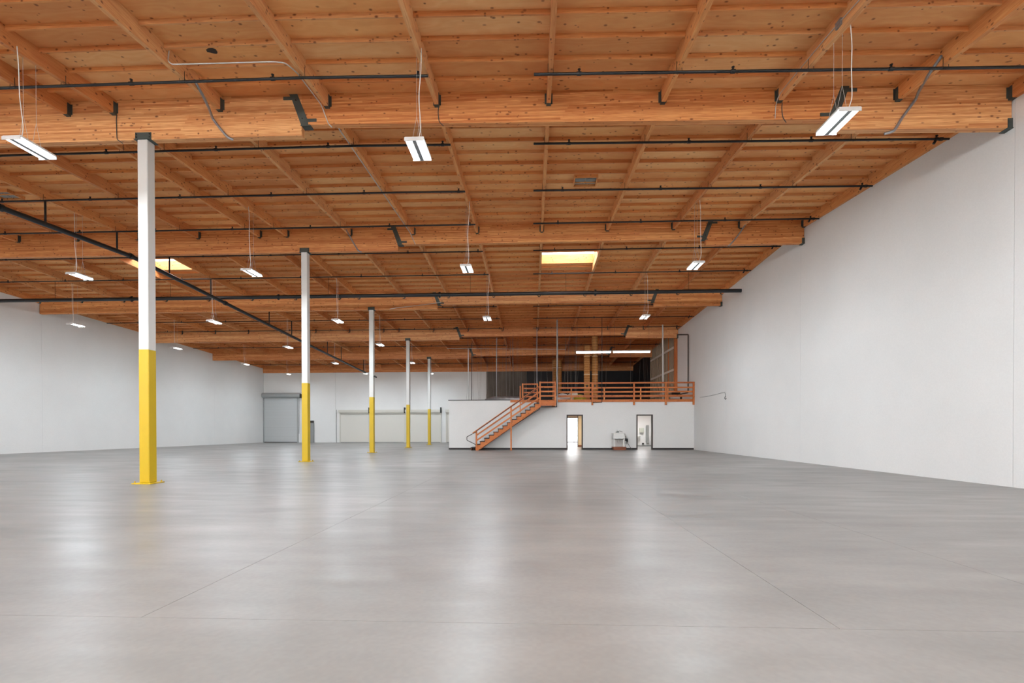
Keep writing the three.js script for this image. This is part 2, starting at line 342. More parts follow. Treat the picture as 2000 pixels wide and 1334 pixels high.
    sub(c, 'skylight_rim', [box(x0 - 0.06, x1 + 0.06, y1 - 0.03, y1, s.d0 - 0.08, s.d0 - 0.04), box(x0 - 0.06, x1 + 0.06, y1 - 0.03, y1, s.d1 + 0.04, s.d1 + 0.08)], M.galv);
  }
}

// ------------------------------------------------------------------ glulam girders
const near = ['nearest', 'second nearest', 'third nearest', 'fourth nearest', 'fifth nearest', 'sixth nearest', 'seventh nearest', 'eighth nearest', 'ninth nearest', 'tenth nearest', 'eleventh nearest', 'twelfth nearest', 'thirteenth nearest', 'fourteenth nearest'];
BD.forEach((d, i) => {
  const top = (x, dd) => R(x, d) + PLY - 0.002;
  const seg = (x0, x1, dep, label) => {
    const t = thing('glulam_beam', label, 'beam', [(x0 + x1) / 2, R((x0 + x1) / 2, d) - dep, d], 'glued laminated roof beams');
    const cuts = x0 < KINK && x1 > KINK ? [x0, KINK, x1] : [x0, x1];
    const gs = []; for (let k = 0; k < cuts.length - 1; k++) gs.push(metreUV(hexa(cuts[k], cuts[k + 1], d - 0.075, d + 0.075, (x) => R(x, d) - dep, top), 'x', i * 2.3 + (dep > 0.5 ? 0 : 1.1), i * 0.2, 9.6, 0.95));
    part(t, 'timber', gs, M.glu[(i + (dep > 0.5 ? 0 : 1)) % 3]); return t;
  };
  seg(XL + 0.02, -5.12, DEEP, `${near[i]} deep left glulam beam, resting on a yellow and white column`);
  const mid = seg(-5.12, 6.42, SHALLOW, `${near[i]} shallow middle glulam beam hung between two deeper beams`);
  const rt = seg(6.42, XR - 0.02, DEEP, `${near[i]} short deep glulam beam running into the right wall`);
  // slanted steel hinge connectors
  for (const s of [-1, 1]) {
    const xb = s < 0 ? -5.05 : 6.36, yb = R(xb, d) - SHALLOW, yt = R(xb, d) + PLY - 0.01, lean = 0.24 * s;
    const sh = new THREE.Shape(); const w = 0.08;
    sh.moveTo(-w, 0); sh.lineTo(w, 0);
    if (s < 0) { sh.lineTo(w, 0.06); sh.lineTo(w + 0.19, 0.06); sh.lineTo(w + 0.19, 0.13); sh.lineTo(w - 0.02, 0.13); sh.lineTo(w + lean, yt - yb); sh.lineTo(-w + lean - 0.03, yt - yb); sh.lineTo(-w + lean, yt - yb - 0.05); sh.lineTo(-w + lean - 0.16, yt - yb - 0.05); sh.lineTo(-w + lean - 0.16, yt - yb - 0.12); sh.lineTo(-w + lean * 0.85, yt - yb - 0.12); }
    else { sh.lineTo(w + lean * 0.85, yt - yb - 0.12); sh.lineTo(w + lean + 0.16, yt - yb - 0.12); sh.lineTo(w + lean + 0.16, yt - yb - 0.05); sh.lineTo(w + lean, yt - yb - 0.05); sh.lineTo(w + lean, yt - yb); sh.lineTo(-w + lean, yt - yb); sh.lineTo(-w + 0.02, 0.13); sh.lineTo(-w - 0.19, 0.13); sh.lineTo(-w - 0.19, 0.06); sh.lineTo(-w, 0.06); }
    sh.closePath();
    const g = new THREE.ExtrudeGeometry(sh, { depth: 0.012, bevelEnabled: false }); g.translate(xb, yb, -(d - 0.075));
    const bolts = []; for (const k of [0.2, 0.8]) bolts.push(rod(V(xb + lean * k, yb + (yt - yb) * k, d - 0.1), V(xb + lean * k, yb + (yt - yb) * k, d - 0.086), 0.016, 6));
    const hc = part(mid, 'hinge_connector', [g, box(xb - 0.09, xb + 0.13, yb - 0.025, yb, d - 0.087, d + 0.087)], M.steel);
    sub(hc, 'bolt', bolts, M.bolt);
  }
  if (i < 4) { const y = R(XR, d) - DEEP; part(rt, 'wall_seat', [box(XR - 0.12, XR - 0.001, y - 0.014, y, d - 0.1, d + 0.1), box(XR - 0.1, XR - 0.001, y, y + 0.2, d - 0.086, d - 0.076)], M.steel); }
});
{
  const t = thing('ledger_beam', 'dark timber ledger beam along the top of the far white wall', 'beam', [-9, 7.12, DF - 0.1]);
  part(t, 'timber', metreUV(box(XL + 0.02, XR - 0.02, 7.14, 7.9, DF - 0.13, DF - 0.005), 'x', 3, 0.1, 9.6, 0.95), M.glu[1]);
}
// ------------------------------------------------------------------ columns
BD.forEach((d, i) => {
  const x = -8.76, H = R(x, d) - DEEP, s = 0.118, ye = 3.02;
  const t = thing('column', `${['nearest and largest', 'second nearest', 'third nearest', 'fourth nearest', 'farthest and smallest'][i]} square steel column, white above and yellow below`, 'column', [x, 0, d], 'steel columns down the hall');
  part(t, 'shaft', rbox(x - s, x + s, ye, H - 0.01, d - s, d + s, 0.022), M.white, 'white painted upper shaft');
  part(t, 'yellow_shaft', rbox(x - s - 0.001, x + s + 0.001, 0.02, ye + 0.02, d - s - 0.001, d + s + 0.001, 0.022), M.yellow, 'yellow painted lower shaft');
  const bp = part(t, 'base_plate', rbox(x - 0.22, x + 0.22, 0, 0.022, d - 0.22, d + 0.22, 0.005), M.yellow);
  for (const [a, b] of [[-1, -1], [1, -1], [1, 1], [-1, 1]]) sub(bp, 'anchor_bolt', rod(V(x + a * 0.175, 0.02, d + b * 0.175), V(x + a * 0.175, 0.06, d + b * 0.175), 0.014, 6), M.yellow);
  const cp = part(t, 'cap_saddle', [box(x - 0.19, x + 0.19, H - 0.012, H, d - 0.13, d + 0.13), box(x - 0.185, x + 0.185, H, H + 0.16, d - 0.09, d - 0.077), box(x - 0.185, x + 0.185, H, H + 0.16, d + 0.077, d + 0.09)], M.steel, 'dark steel beam saddle');
  for (const a of [-1, 1]) for (const b of [0.05, 0.12]) sub(cp, 'bolt', rod(V(x + a * 0.155, H + b, d - 0.105), V(x + a * 0.155, H + b, d - 0.09), 0.014, 6), M.bolt);
});
{
  const t = thing('security_camera', 'small black camera on the third column below its top', 'camera', [-8.6, 4.05, 26.75]);
  part(t, 'bracket', [box(-8.642, -8.55, 4.12, 4.2, 26.7, 26.78)], M.black);
  part(t, 'camera_body', [rod(V(-8.55, 4.13, 26.8), V(-8.47, 4.1, 26.62), 0.045, 10)], M.black);
}

// ------------------------------------------------------------------ LED high bay lights
const LY = 6.5, TILT = 0.24;
function highBay(x, d, label, group) {
  const t = thing('high_bay_light', label, 'light', [x, LY, d], group);
  const w = 0.18, l = 0.335, tip = R(x, d);
  const hs = part(t, 'housing', rbox(x - w, x + w, LY + 0.032, LY + 0.07, d - l, d + l, 0.01), M.housing);
  sub(hs, 'driver_box', rbox(x - 0.09, x + 0.09, LY + 0.055, LY + 0.11, d - 0.22, d + 0.22, 0.012), M.housing);
  for (const e of [d - l - 0.012, d + l]) sub(hs, 'end_cap', box(x - w, x + w, LY - 0.012, LY + 0.05, e, e + 0.012), M.housing);
  part(t, 'center_strip', box(x - 0.035, x + 0.035, LY - 0.012, LY + 0.032, d - l, d + l), M.strip);
  for (const s of [-1, 1]) {
    const lg = new THREE.BoxGeometry(0.136, 0.01, 2 * l - 0.02); lg.rotateZ(s * TILT); lg.translate(x + s * 0.106, LY + 0.012, -d); // gull-wing: the lenses lean outwards
    part(t, 'lens', lg, M.lens, 'glowing white LED lens');
    const a = new THREE.RectAreaLight(LED, LAMP, 0.13, 0.65);
    a.position.set(s * (0.106 + 0.012 * Math.sin(TILT)), 0.012 - 0.012, 0); a.name = 'led_light'; t.add(a); a.lookAt(x + s * (0.106 + Math.sin(TILT)), LY - Math.cos(TILT), -d);
  }
  const y0 = LY + 0.06;
  for (const s of [-1, 1]) part(t, 'suspension_wire', [rod(V(x - 0.1, y0, d + s * 0.12), V(x, y0 + 0.5, d + s * 0.12), 0.003, 5), rod(V(x + 0.1, y0, d + s * 0.12), V(x, y0 + 0.5, d + s * 0.12), 0.003, 5), rod(V(x, y0 + 0.5, d + s * 0.12), V(x, tip + PLY, d + s * 0.12), 0.003, 5)], M.wire);
  const pi = PX.reduce((a, b) => Math.abs(b - x) < Math.abs(a - x) ? b : a), ex = Math.abs(pi - x) < 0.12 ? pi + 0.06 : x + 0.1;
  part(t, 'power_cord', hose([V(x + 0.05, LY + 0.1, d - 0.2), V(x + 0.1, LY + 0.3, d - 0.22), V(x + 0.07, (LY + tip) / 2, d - 0.25), V(ex * 0.5 + x * 0.5 + 0.05, tip - 0.35, d - 0.28), V(ex, tip + 0.05, d - 0.3)], 0.008, 24, 5), M.cord);
  return t;
}
const rows = [
  [5.27, 'row along the right wall', [8.88, 16.37, 23.65]],
  [-2.16, 'middle row left of the mezzanine stair', [9.37, 16.31, 23.6]],
  [-9.45, 'row over the yellow columns', [8.98, 16.37, 23.77, 30.43, 38.59, 45.95]],
  [-15.57, 'row left of the columns', [16.46, 23.69, 31.05, 38.56, 45.62]],
  [-22.95, 'row along the left wall', [24.02, 31.06, 38.76, 45.63]],
];
for (const [x, nm, ds] of rows) ds.forEach((d, k) => highBay(x, d, `${near[k]} hanging LED high bay light in the ${nm}`, 'LED high bay lights'));
// the same rows go on above and behind the camera
for (const [x, ds] of [[5.27, [1.4, -6]], [-2.16, [1.4, -6]], [-9.45, [1.4, -6]], [-15.57, [1.4, 8.98, -6]], [-22.95, [1.4, 8.98, 16.4, -6]]])
  for (const d of ds) highBay(x, d, 'hanging LED high bay light outside the picture', 'LED high bay lights outside the picture');

// ------------------------------------------------------------------ sprinkler pipes
const runs = [9.66, 12.33, 15.0, 17.7, 20.35, 23.05, 28.3, 31.0, 33.6, 36.5, 39.2, 44.4, 47.2];
runs.forEach((d, i) => {
  for (const side of [0, 1]) {
    const x0 = side ? 0.03 : XL + 0.15, x1 = side ? XR - 0.1 : -2.03, y = x => R(x, d) - 0.06;
    const t = thing('sprinkler_pipe', `${near[i]} thin black sprinkler pipe on the ${side ? 'right' : 'left'} half of the ceiling`, 'pipe', [(x0 + x1) / 2, y((x0 + x1) / 2), d], 'sprinkler branch pipes');
    const r = i < 4 ? 0.027 : 0.024, cuts = x0 < KINK && x1 > KINK ? [x0, KINK, x1] : [x0, x1];
    const gs = []; for (let k = 0; k < cuts.length - 1; k++) gs.push(rod(V(cuts[k], y(cuts[k]), d), V(cuts[k + 1], y(cuts[k + 1]), d), r, 10));
    part(t, 'pipe_run', gs, M.pipe);
    const ex = side ? x1 : x0 + 0.02;
    for (let x = side ? 0.9 : x1 - 0.2; side ? x < x1 : x > x0; x += side ? 2.9 : -2.9) {
      part(t, 'sprinkler_head', [rod(V(x, y(x), d), V(x, y(x) + 0.075, d), 0.02, 8), rod(V(x, y(x) + 0.075, d), V(x, y(x) + 0.085, d), 0.03, 8), rod(V(x - 0.04, y(x), d), V(x + 0.04, y(x), d), r + 0.01, 10)], M.pipe);
    }
    if (i < 9) for (const px of PX) if (px > x0 + 0.3 && px < x1 - 0.1) part(t, 'pipe_hanger', [rod(V(px + 0.05, y(px) - 0.03, d - 0.02), V(px + 0.05, R(px, d) + 0.13, d - 0.02), 0.005, 5), rod(V(px - 0.05, y(px) - 0.03, d - 0.02), V(px - 0.05, R(px, d) + 0.13, d - 0.02), 0.005, 5), rod(V(px - 0.05, y(px) - 0.03, d - 0.02), V(px + 0.05, y(px) - 0.03, d - 0.02), 0.005, 5)], M.bolt);
    if (side) part(t, 'end_cap', [rod(V(x1 - 0.22, y(x1), d), V(x1 - 0.15, y(x1), d), r + 0.014, 10), rod(V(x1 - 0.3, y(x1) - 0.005, d), V(x1 - 0.34, y(x1) - 0.1, d + 0.02), r + 0.004, 8)], M.pipe);
  }
});
{ // grooved main crossing the hall
  const t = thing('sprinkler_main', 'thick black sprinkler main crossing the whole ceiling from wall to wall', 'pipe', [-9, 7.8, 24]);
  const y = 7.79, d = 24.0;
  for (const [a, b] of [[XL + 0.1, -20], [-20, -12.5], [-12.5, -4.5], [-4.5, 3], [3, XR - 0.15]]) part(t, 'pipe_run', rod(V(a, y, d), V(b, y, d), 0.088, 18), M.pipe);
  for (const x of [-20, -12.5, -4.5, 3]) part(t, 'coupling', [rod(V(x - 0.05, y, d), V(x + 0.05, y, d), 0.112, 18), box(x - 0.04, x + 0.04, y - 0.14, y + 0.14, d - 0.02, d + 0.02)], M.pipe);
  for (const x of [-24, -18, -10, -3, 1.6, 7.4]) part(t, 'hanger_rod', rod(V(x, y, d), V(x, R(x, d) + 0.3, d), 0.008, 6), M.bolt);
}
{ // main running into the depth of the hall, left
  const pts = [V(-15.3, 7.0, 4), V(-15.3, 7.63, 13.66), V(-15.3, 7.864, 18.32), V(-15.3, 7.568, 24.16), V(-15.3, 7.096, 33.18), V(-15.3, 6.522, 45.0)];
  const t = thing('sprinkler_main', 'thick black sprinkler main running into the distance left of the columns', 'pipe', [-15.3, 7.9, 25]);
  for (let k = 0; k < pts.length - 1; k++) part(t, 'pipe_run', rod(pts[k], pts[k + 1], 0.08, 16), M.pipe);
  for (let k = 1; k < pts.length - 1; k++) { const a = pts[k].clone(), b = pts[k + 1].clone().sub(a).normalize().multiplyScalar(0.06); part(t, 'coupling', rod(a.clone().sub(b), a.clone().add(b), 0.11, 16), M.pipe); }
  for (const d of runs) { if (d > 45) continue; let k = 0; while (k < pts.length - 2 && d > -pts[k + 1].z) k++; const f = (d + pts[k].z) / (pts[k].z - pts[k + 1].z); const y = pts[k].y + (pts[k + 1].y - pts[k].y) * f; part(t, 'riser', rod(V(-15.3, y, d), V(-15.3, R(-15.3, d) - 0.06, d), 0.03, 8), M.pipe); }
}

// ------------------------------------------------------------------ conduits and roof hatches
{
  let t = thing('conduit', 'thin bent white conduit crossing the nearest bay to the beam hinge', 'conduit', [-5.5, 8.1, 9.2]);
  part(t, 'conduit_run', hose([V(-6.9, 8.42, 9.2), V(-6.88, 8.2, 9.15), V(-6.8, 8.12, 9.14), V(-6.6, 8.12, 9.15), V(-5.6, 8.12, 9.16), V(-4.85, 8.12, 9.17), V(-4.66, 8.14, 9.25), V(-4.6, 8.2, 9.6), V(-4.6, 8.26, 10.2), V(-4.6, 8.3, 10.7), V(-4.58, 8.2, 10.8), V(-4.5, 7.98, 10.84), V(-4.42, 7.9, 10.85)], 0.012, 90, 6, 0.2), M.wire);
  t = thing('conduit', 'white conduit fixed under a purlin behind the nearest beam, left of centre', 'conduit', [-4.5, 8.4, 15]);
  part(t, 'conduit_run', [rod(V(-4.59, R(-4.59, 11.1) - 0.005, 11.1), V(-4.59, R(-4.59, 18.5) - 0.005, 18.5), 0.014, 6), rod(V(-4.59, R(-4.59, 18.5), 18.5), V(-4.45, 8.28, 18.78), 0.014, 6)], M.wire);
  t = thing('conduit', 'thick silver flexible conduit dropping across the nearest beam, left', 'conduit', [-6.9, 7.7, 10.84]);
  part(t, 'conduit_run', hose([V(-6.9, 8.36, 9.9), V(-6.9, 8.24, 10.15), V(-7.0, 8.2, 10.5), V(-7.12, 8.16, 10.83), V(-6.95, 7.93, 10.84), V(-6.78, 7.74, 10.84), V(-6.7, 7.72, 10.9)], 0.028, 50, 8, 0.3), M.galv);
  t = thing('conduit', 'thick silver flexible conduit dropping across the nearest beam, right', 'conduit', [7.7, 7.5, 10.84]);
  part(t, 'conduit_run', hose([V(7.6, 8.15, 9.65), V(7.6, 8.02, 9.95), V(7.9, 8.12, 10.6), V(8.0, 8.1, 10.83), V(7.75, 7.75, 10.84), V(7.58, 7.48, 10.84), V(7.42, 7.45, 10.9)], 0.028, 50, 8, 0.3), M.galv);
  t = thing('conduit', 'silver flexible conduit dropping across the second beam, left of centre', 'conduit', [-6.9, 8.1, 18.78]);
  part(t, 'conduit_run', hose([V(-6.9, 8.64, 18.2), V(-6.95, 8.6, 18.7), V(-6.85, 8.4, 18.78), V(-6.65, 8.08, 18.78), V(-6.55, 8.05, 18.85)], 0.025, 30, 8, 0.3), M.galv);
  t = thing('conduit', 'silver flexible conduit dropping across the second beam, right', 'conduit', [7.5, 8.1, 18.78]);
  part(t, 'conduit_run', hose([V(7.68, 8.64, 18.3), V(7.7, 8.58, 18.7), V(7.55, 8.35, 18.78), V(7.3, 8.06, 18.78), V(7.25, 8.04, 18.85)], 0.025, 30, 8, 0.3), M.galv);
  t = thing('conduit', 'thin white cable strung between the third beam and a purlin', 'cable', [-6.3, 7.8, 26.5]);
  part(t, 'conduit_run', hose([V(-4.9, 8.1, 26.6), V(-6, 7.95, 26.55), V(-7.2, 7.82, 26.5), V(-7.7, 7.77, 26.6)], 0.015, 24, 6), M.wire);
  for (const [x, lab] of [[-9.37, 'dark cable hanging from a purlin hanger by the nearest column'], [-2.05, 'dark cable hanging from a purlin hanger above the middle light'], [5.3, 'dark cable hanging from a purlin hanger near the right light']]) {
    t = thing('hanging_cable', lab, 'cable', [x, R(x, 10.85) - 0.3, 10.85]);
    const y = R(x, 10.85), lo = y - (x < -5 ? DEEP : SHALLOW) + 0.02;
    part(t, 'cable', hose([V(x, y, 10.86), V(x - 0.01, y - 0.12, 10.855), V(x, lo + 0.08, 10.855), V(x + 0.02, lo, 10.85), V(x + 0.1, lo - 0.06, 10.9)], 0.009, 24, 5), M.darkwire);
  }
  t = thing('purlin_cable', 'white wire stapled along the purlin above the large right light', 'cable', [5.18, 8, 9]);
  part(t, 'cable', hose([V(5.17, R(5.17, 6) + 0.12, 6), V(5.17, R(5.17, 7.5) + 0.1, 7.5), V(5.17, R(5.17, 9) + 0.14, 9), V(5.17, R(5.17, 10.6) + 0.1, 10.6), V(5.16, R(5.17, 10.8) - 0.02, 10.83), V(5.15, R(5.17, 10.8) - 0.33, 10.86)], 0.008, 40, 5), M.wire);
  part(t, 'junction_box', box(5.15, 5.184, R(5.17, 8.7) + 0.06, R(5.17, 8.7) + 0.17, 8.62, 8.76), M.galv);
  // roof hatch between two purlins, wood framed with a grey louvre
  for (const [x0, x1, d0, d1, lab] of [[1.27, 1.91, 14.87, 15.38, 'small grey roof vent in a wooden frame right of centre'], [-17.2, -16.55, 15.0, 15.5, 'small dark roof vent at the left edge']]) {
    const y = R(x0, d0) + PLY; t = thing('roof_vent', lab, 'vent', [(x0 + x1) / 2, y, (d0 + d1) / 2]);
    part(t, 'frame', [box(x0 - 0.03, x0, y - 0.1, y, d0, d1), box(x1, x1 + 0.03, y - 0.1, y, d0, d1), box(x0 - 0.03, x1 + 0.03, y - 0.1, y, d0 - 0.03, d0), box(x0 - 0.03, x1 + 0.03, y - 0.1, y, d1, d1 + 0.03)].map(g => metreUV(g, 'x', 1, 0, 4, 0.35)), M.lum[2]);
    part(t, 'louvre_plate', box(x0, x1, y - 0.03, y - 0.005, d0, d1), M.hood);
    for (let k = 0; k < 2; k++) part(t, 'damper', rbox(x0 + 0.02 + k * (x1 - x0) / 2, x0 - 0.02 + (k + 1) * (x1 - x0) / 2, y - 0.05, y - 0.03, d0 + 0.15, d1 - 0.04, 0.005), M.grey);
  }
  t = thing('ceiling_hole', 'small ragged black hole in the plywood near the top left', 'hole', [-6.16, 8.5, 9.35]);
  const sh = new THREE.Shape(); for (let k = 0; k < 18; k++) { const a = k / 18 * Math.PI * 2, r = rr(0.8, 1.15); const x = Math.cos(a) * 0.11 * r, z = Math.sin(a) * 0.085 * r; k ? sh.lineTo(x, z) : sh.moveTo(x, z); } sh.closePath();
  const hg = new THREE.ExtrudeGeometry(sh, { depth: 0.006, bevelEnabled: false }); hg.rotateX(Math.PI / 2 + 0.1); hg.translate(-6.16, R(-6.16, 9.35) + PLY - 0.001, -9.35);
  part(t, 'tar_patch', hg, M.black);
}

// ------------------------------------------------------------------ far wall doors
{
  const slats = (t, x0, x1, y0, y1, d, h, mat) => { const n = Math.round((y1 - y0) / h); for (let k = 0; k < n; k++) { const a = y0 + (y1 - y0) * k / n, b = y0 + (y1 - y0) * (k + 1) / n; const g = new THREE.CylinderGeometry(1, 1, x1 - x0, 8, 1, false, 0, Math.PI); g.rotateZ(Math.PI / 2); g.rotateX(0); const p = new THREE.BoxGeometry(x1 - x0, b - a - 0.012, 0.03); p.translate((x0 + x1) / 2, (a + b) / 2, -d); part(t, 'slat', p, mat); } };
  let d = DF - 0.06;
  let t = struct('door_1', [-25.9, 0, d], 'grey steel roll-up door on the far wall near the left corner');
  slats(t, -27.6, -24.06, 0.03, 4.66, d, 0.12, M.slat);
  part(t, 'door_backing', box(-27.6, -24.06, 0, 4.66, d + 0.012, d + 0.05), M.hood);
  part(t, 'bottom_bar', box(-27.62, -24.05, 0, 0.06, d - 0.05, d + 0.03), M.base);
  const hood = new THREE.CylinderGeometry(0.26, 0.26, 3.95, 8); hood.rotateZ(Math.PI / 2); hood.rotateX(Math.PI / 8); hood.translate(-25.65, 4.83, -(d - 0.22));
  part(t, 'hood', hood, M.hood);
  part(t, 'guide', [box(-27.66, -27.56, 0, 4.66, d - 0.08, d + 0.05), box(-24.1, -23.98, 0, 4.66, d - 0.08, d + 0.05)], M.hood);
  part(t, 'chain_hoist', [box(-23.72, -23.5, 4.55, 4.95, d - 0.35, d - 0.1), rod(V(-23.75, 4.6, d - 0.25), V(-23.85, 0.9, d - 0.15), 0.015, 5)], M.bolt);
  // three cream dock doors and the edge of a fourth
  [[-19.62, -16.62], [-16.5, -12.98], [-12.86, -9.3], [-8.7, -5.4]].forEach(([x0, x1], k) => {
    t = struct(`door_${k + 2}`, [(x0 + x1) / 2, 0, d], `${['leftmost', 'second', 'third', 'fourth, half hidden'][k]} cream roll-up dock door on the far wall`);
    slats(t, x0 + 0.04, x1 - 0.04, 0.05, 3.05, d, 0.2, M.dock);
    part(t, 'door_backing', box(x0 + 0.04, x1 - 0.04, 0, 3.05, d + 0.012, d + 0.05), M.dock);
    part(t, 'bottom_bar', box(x0, x1, 0, 0.05, d - 0.03, d + 0.03), M.grey);
    part(t, 'hood', [box(x0 - 0.08, x1 + 0.08, 3.08, 3.32, d - 0.3, d + 0.05), box(x0, x1, 2.98, 3.08, d - 0.22, d + 0.05)], M.dockhood);
    part(t, 'guide', [box(x0 - 0.06, x0 + 0.05, 0, 3.08, d - 0.07, d + 0.05), box(x1 - 0.05, x1 + 0.06, 0, 3.08, d - 0.07, d + 0.05)], M.dockhood);
    part(t, 'hood_bracket', box(x1 + 0.02, x1 + 0.1, 3.0, 3.55, d - 0.34, d + 0.02), M.bolt);
  });
  t = thing('control_cabinet', 'tall narrow grey cabinet with dark top beside the grey roll-up door', 'cabinet', [-22.6, 0, DF - 0.15]);
  part(t, 'cabinet_body', rbox(-22.8, -22.34, 0, 2.0, DF - 0.25, DF - 0.02, 0.01), M.grey);
  part(t, 'cabinet_head', rbox(-22.8, -22.36, 2.0, 2.24, DF - 0.27, DF - 0.02, 0.01), M.base);
  t = thing('wall_conduit', 'thin dark vertical conduit on the far wall beside the dock doors', 'conduit', [-20.02, 0, DF - 0.03]);
  part(t, 'conduit_run', rod(V(-20.02, 0, DF - 0.03), V(-20.02, 3.35, DF - 0.03), 0.022, 6), M.grey);
}

// ------------------------------------------------------------------ mezzanine offices
const MZ = 31.3, DK = 3.0;
{
  const hole = [[2.125, 3.145], [6.458, 7.468]], t = 0.15;
  const w = struct('wall_office_front');
  const seg = [[-5.29, 2.125, 0, DK - 0.02], [2.125, 3.145, 2.19, DK - 0.02], [3.145, 6.458, 0, DK - 0.02], [6.458, 7.468, 2.19, DK - 0.02], [7.468, XR, 0, DK - 0.02], [-5.29, -1.4, DK - 0.02, 3.1]];
  part(w, 'wall_panel', seg.map(([a, b, y0, y1]) => metreUV(box(a, b, y0, y1, MZ, MZ + t), 'x', 20, 0, 6, 6)), M.wall);
  part(w, 'wall_cap', box(-5.33, -1.4, 3.1, 3.14, MZ - 0.03, MZ + t + 0.03), M.base);
  const wl = struct('wall_office_left'); part(wl, 'wall_panel', metreUV(box(-5.29, -5.14, 0, 3.1, MZ + t, DF), 'z', 20, 0, 6, 6), M.wall);
  const dk = struct('mezzanine_deck'); part(dk, 'deck_slab', metreUV(box(-5.14, XR, DK - 0.3, DK, MZ + t, DF), 'x', 0, 0, 4.88, 2.44), M.ply[3]);
  part(dk, 'fascia', metreUV(box(-1.4, XR - 0.01, DK - 0.03, 3.12, MZ - 0.04, MZ), 'x', 2, 0, 4, 0.35), M.rail[0]);
  const bb = struct('baseboard_office');
  for (const [a, b] of [[-5.31, 2.125], [3.145, 6.458], [7.468, XR - 0.02]]) part(bb, 'baseboard', box(a, b, 0, 0.115, MZ - 0.02, MZ), M.base);
  hole.forEach(([a, b], k) => {
    const dr = struct(`door_${k + 6}`, [(a + b) / 2, 0, MZ], k ? 'open dark framed doorway into a white restroom' : 'open dark framed doorway into the bright office corridor');
    for (const [x0, x1] of [[a, a + 0.07], [b - 0.07, b]]) part(dr, 'jamb', rbox(x0, x1, 0, 2.19, MZ - 0.03, MZ + t + 0.03, 0.008), M.bronze);
    part(dr, 'head', rbox(a, b, 2.12, 2.19, MZ - 0.032, MZ + t + 0.032, 0.008), M.bronze);
  });
  // rooms behind the doorways
  const o = struct('wall_corridor');
  for (const g of [box(1.5, 1.6, 0, DK - 0.3, MZ + t, DF), box(3.36, 5.2, 0, DK - 0.3, 37, 37.12), box(5.1, 5.2, 0, DK - 0.3, MZ + t, 37), box(4.75, 4.85, 0, DK - 0.3, 37.12, DF)]) part(o, 'wall_panel', metreUV(g, 'x', 0, 0, 6, 6), M.cream);
  part(o, 'corner_trim', box(3.34, 3.37, 0, DK - 0.3, 36.97, 37.15), M.bronze);
  part(o, 'baseboard', box(3.36, 5.1, 0, 0.12, 36.97, 37), M.redwood);
  const rs = struct('wall_restroom');
  for (const g of [box(5.6, 9.4, 0, DK - 0.3, 38.05, 38.15), box(5.9, 6.0, 0, DK - 0.3, MZ + t, 38.05), box(9.3, 9.4, 0, DK - 0.3, MZ + t, 38.05)]) part(rs, 'wall_panel', metreUV(g, 'x', 0, 0, 6, 6), M.wall);
  part(rs, 'wall_base', box(6, 9.3, 0, 0.1, 38.03, 38.05), M.grey);
  const lt = (x, d, w, l, I, nm, lab) => { const q = thing(nm, lab, 'light', [x, DK - 0.36, d]); part(q, 'diffuser', box(x - w / 2, x + w / 2, DK - 0.345, DK - 0.335, d - l / 2, d + l / 2), M.lens); part(q, 'frame', box(x - w / 2 - 0.03, x + w / 2 + 0.03, DK - 0.335, DK - 0.301, d - l / 2 - 0.03, d + l / 2 + 0.03), M.housing); const a = new THREE.RectAreaLight(0xfbfdff, I, w, l); a.position.set(0, 0.005, 0); q.add(a); a.lookAt(x, DK - 2, -d); };
  lt(7.6, 35.5, 0.6, 1.2, 46, 'ceiling_light', 'flat ceiling light inside the white restroom');
  lt(2.6, 34.2, 0.6, 1.2, 44, 'ceiling_light', 'flat ceiling light inside the office corridor');
  // glass entrance at the end of the corridor
  const g = struct('window_1', [4, 0, DF], 'glass entrance door at the end of the corridor');
  for (const [x0, x1, y0, y1] of [[3.3, 3.36, 0, 2.5], [4.12, 4.17, 0, 2.5], [4.49, 4.55, 0, 2.5], [3.3, 4.55, 2.44, 2.5], [3.3, 4.55, 0, 0.07], [4.15, 4.5, 2.24, 2.29]]) part(g, 'mullion', box(x0, x1, y0, y1, DF, DF + 0.1), M.bronze);
  part(g, 'pane', box(3.36, 4.12, 0.07, 2.44, DF + 0.045, DF + 0.051), M.glass);
  part(g, 'pane', box(4.17, 4.49, 0.07, 2.24, DF + 0.045, DF + 0.051), M.glass);
  part(g, 'pane', box(4.17, 4.49, 2.29, 2.44, DF + 0.045, DF + 0.051), M.glass);
  part(g, 'door_pull', [box(4.19, 4.3, 0.88, 0.98, DF - 0.05, DF)], M.bronze);
  const pv = thing('parking_lot', 'pale paving outside the glass entrance', 'paving', [4, -0.05, 75]); pv.userData.kind = 'structure';
  part(pv, 'paving', box(-40, 50, -0.2, -0.06, 62, 140), M.pave);
  const ob = thing('neighbour_building', 'white building seen through the glass entrance', 'building', [6, 0, 110]);
  part(ob, 'facade', box(-20, 40, -0.06, 7, 110, 112), M.white);
  part(ob, 'window', box(8.1, 9.3, 0.9, 2.0, 109.95, 110), M.grey);
}
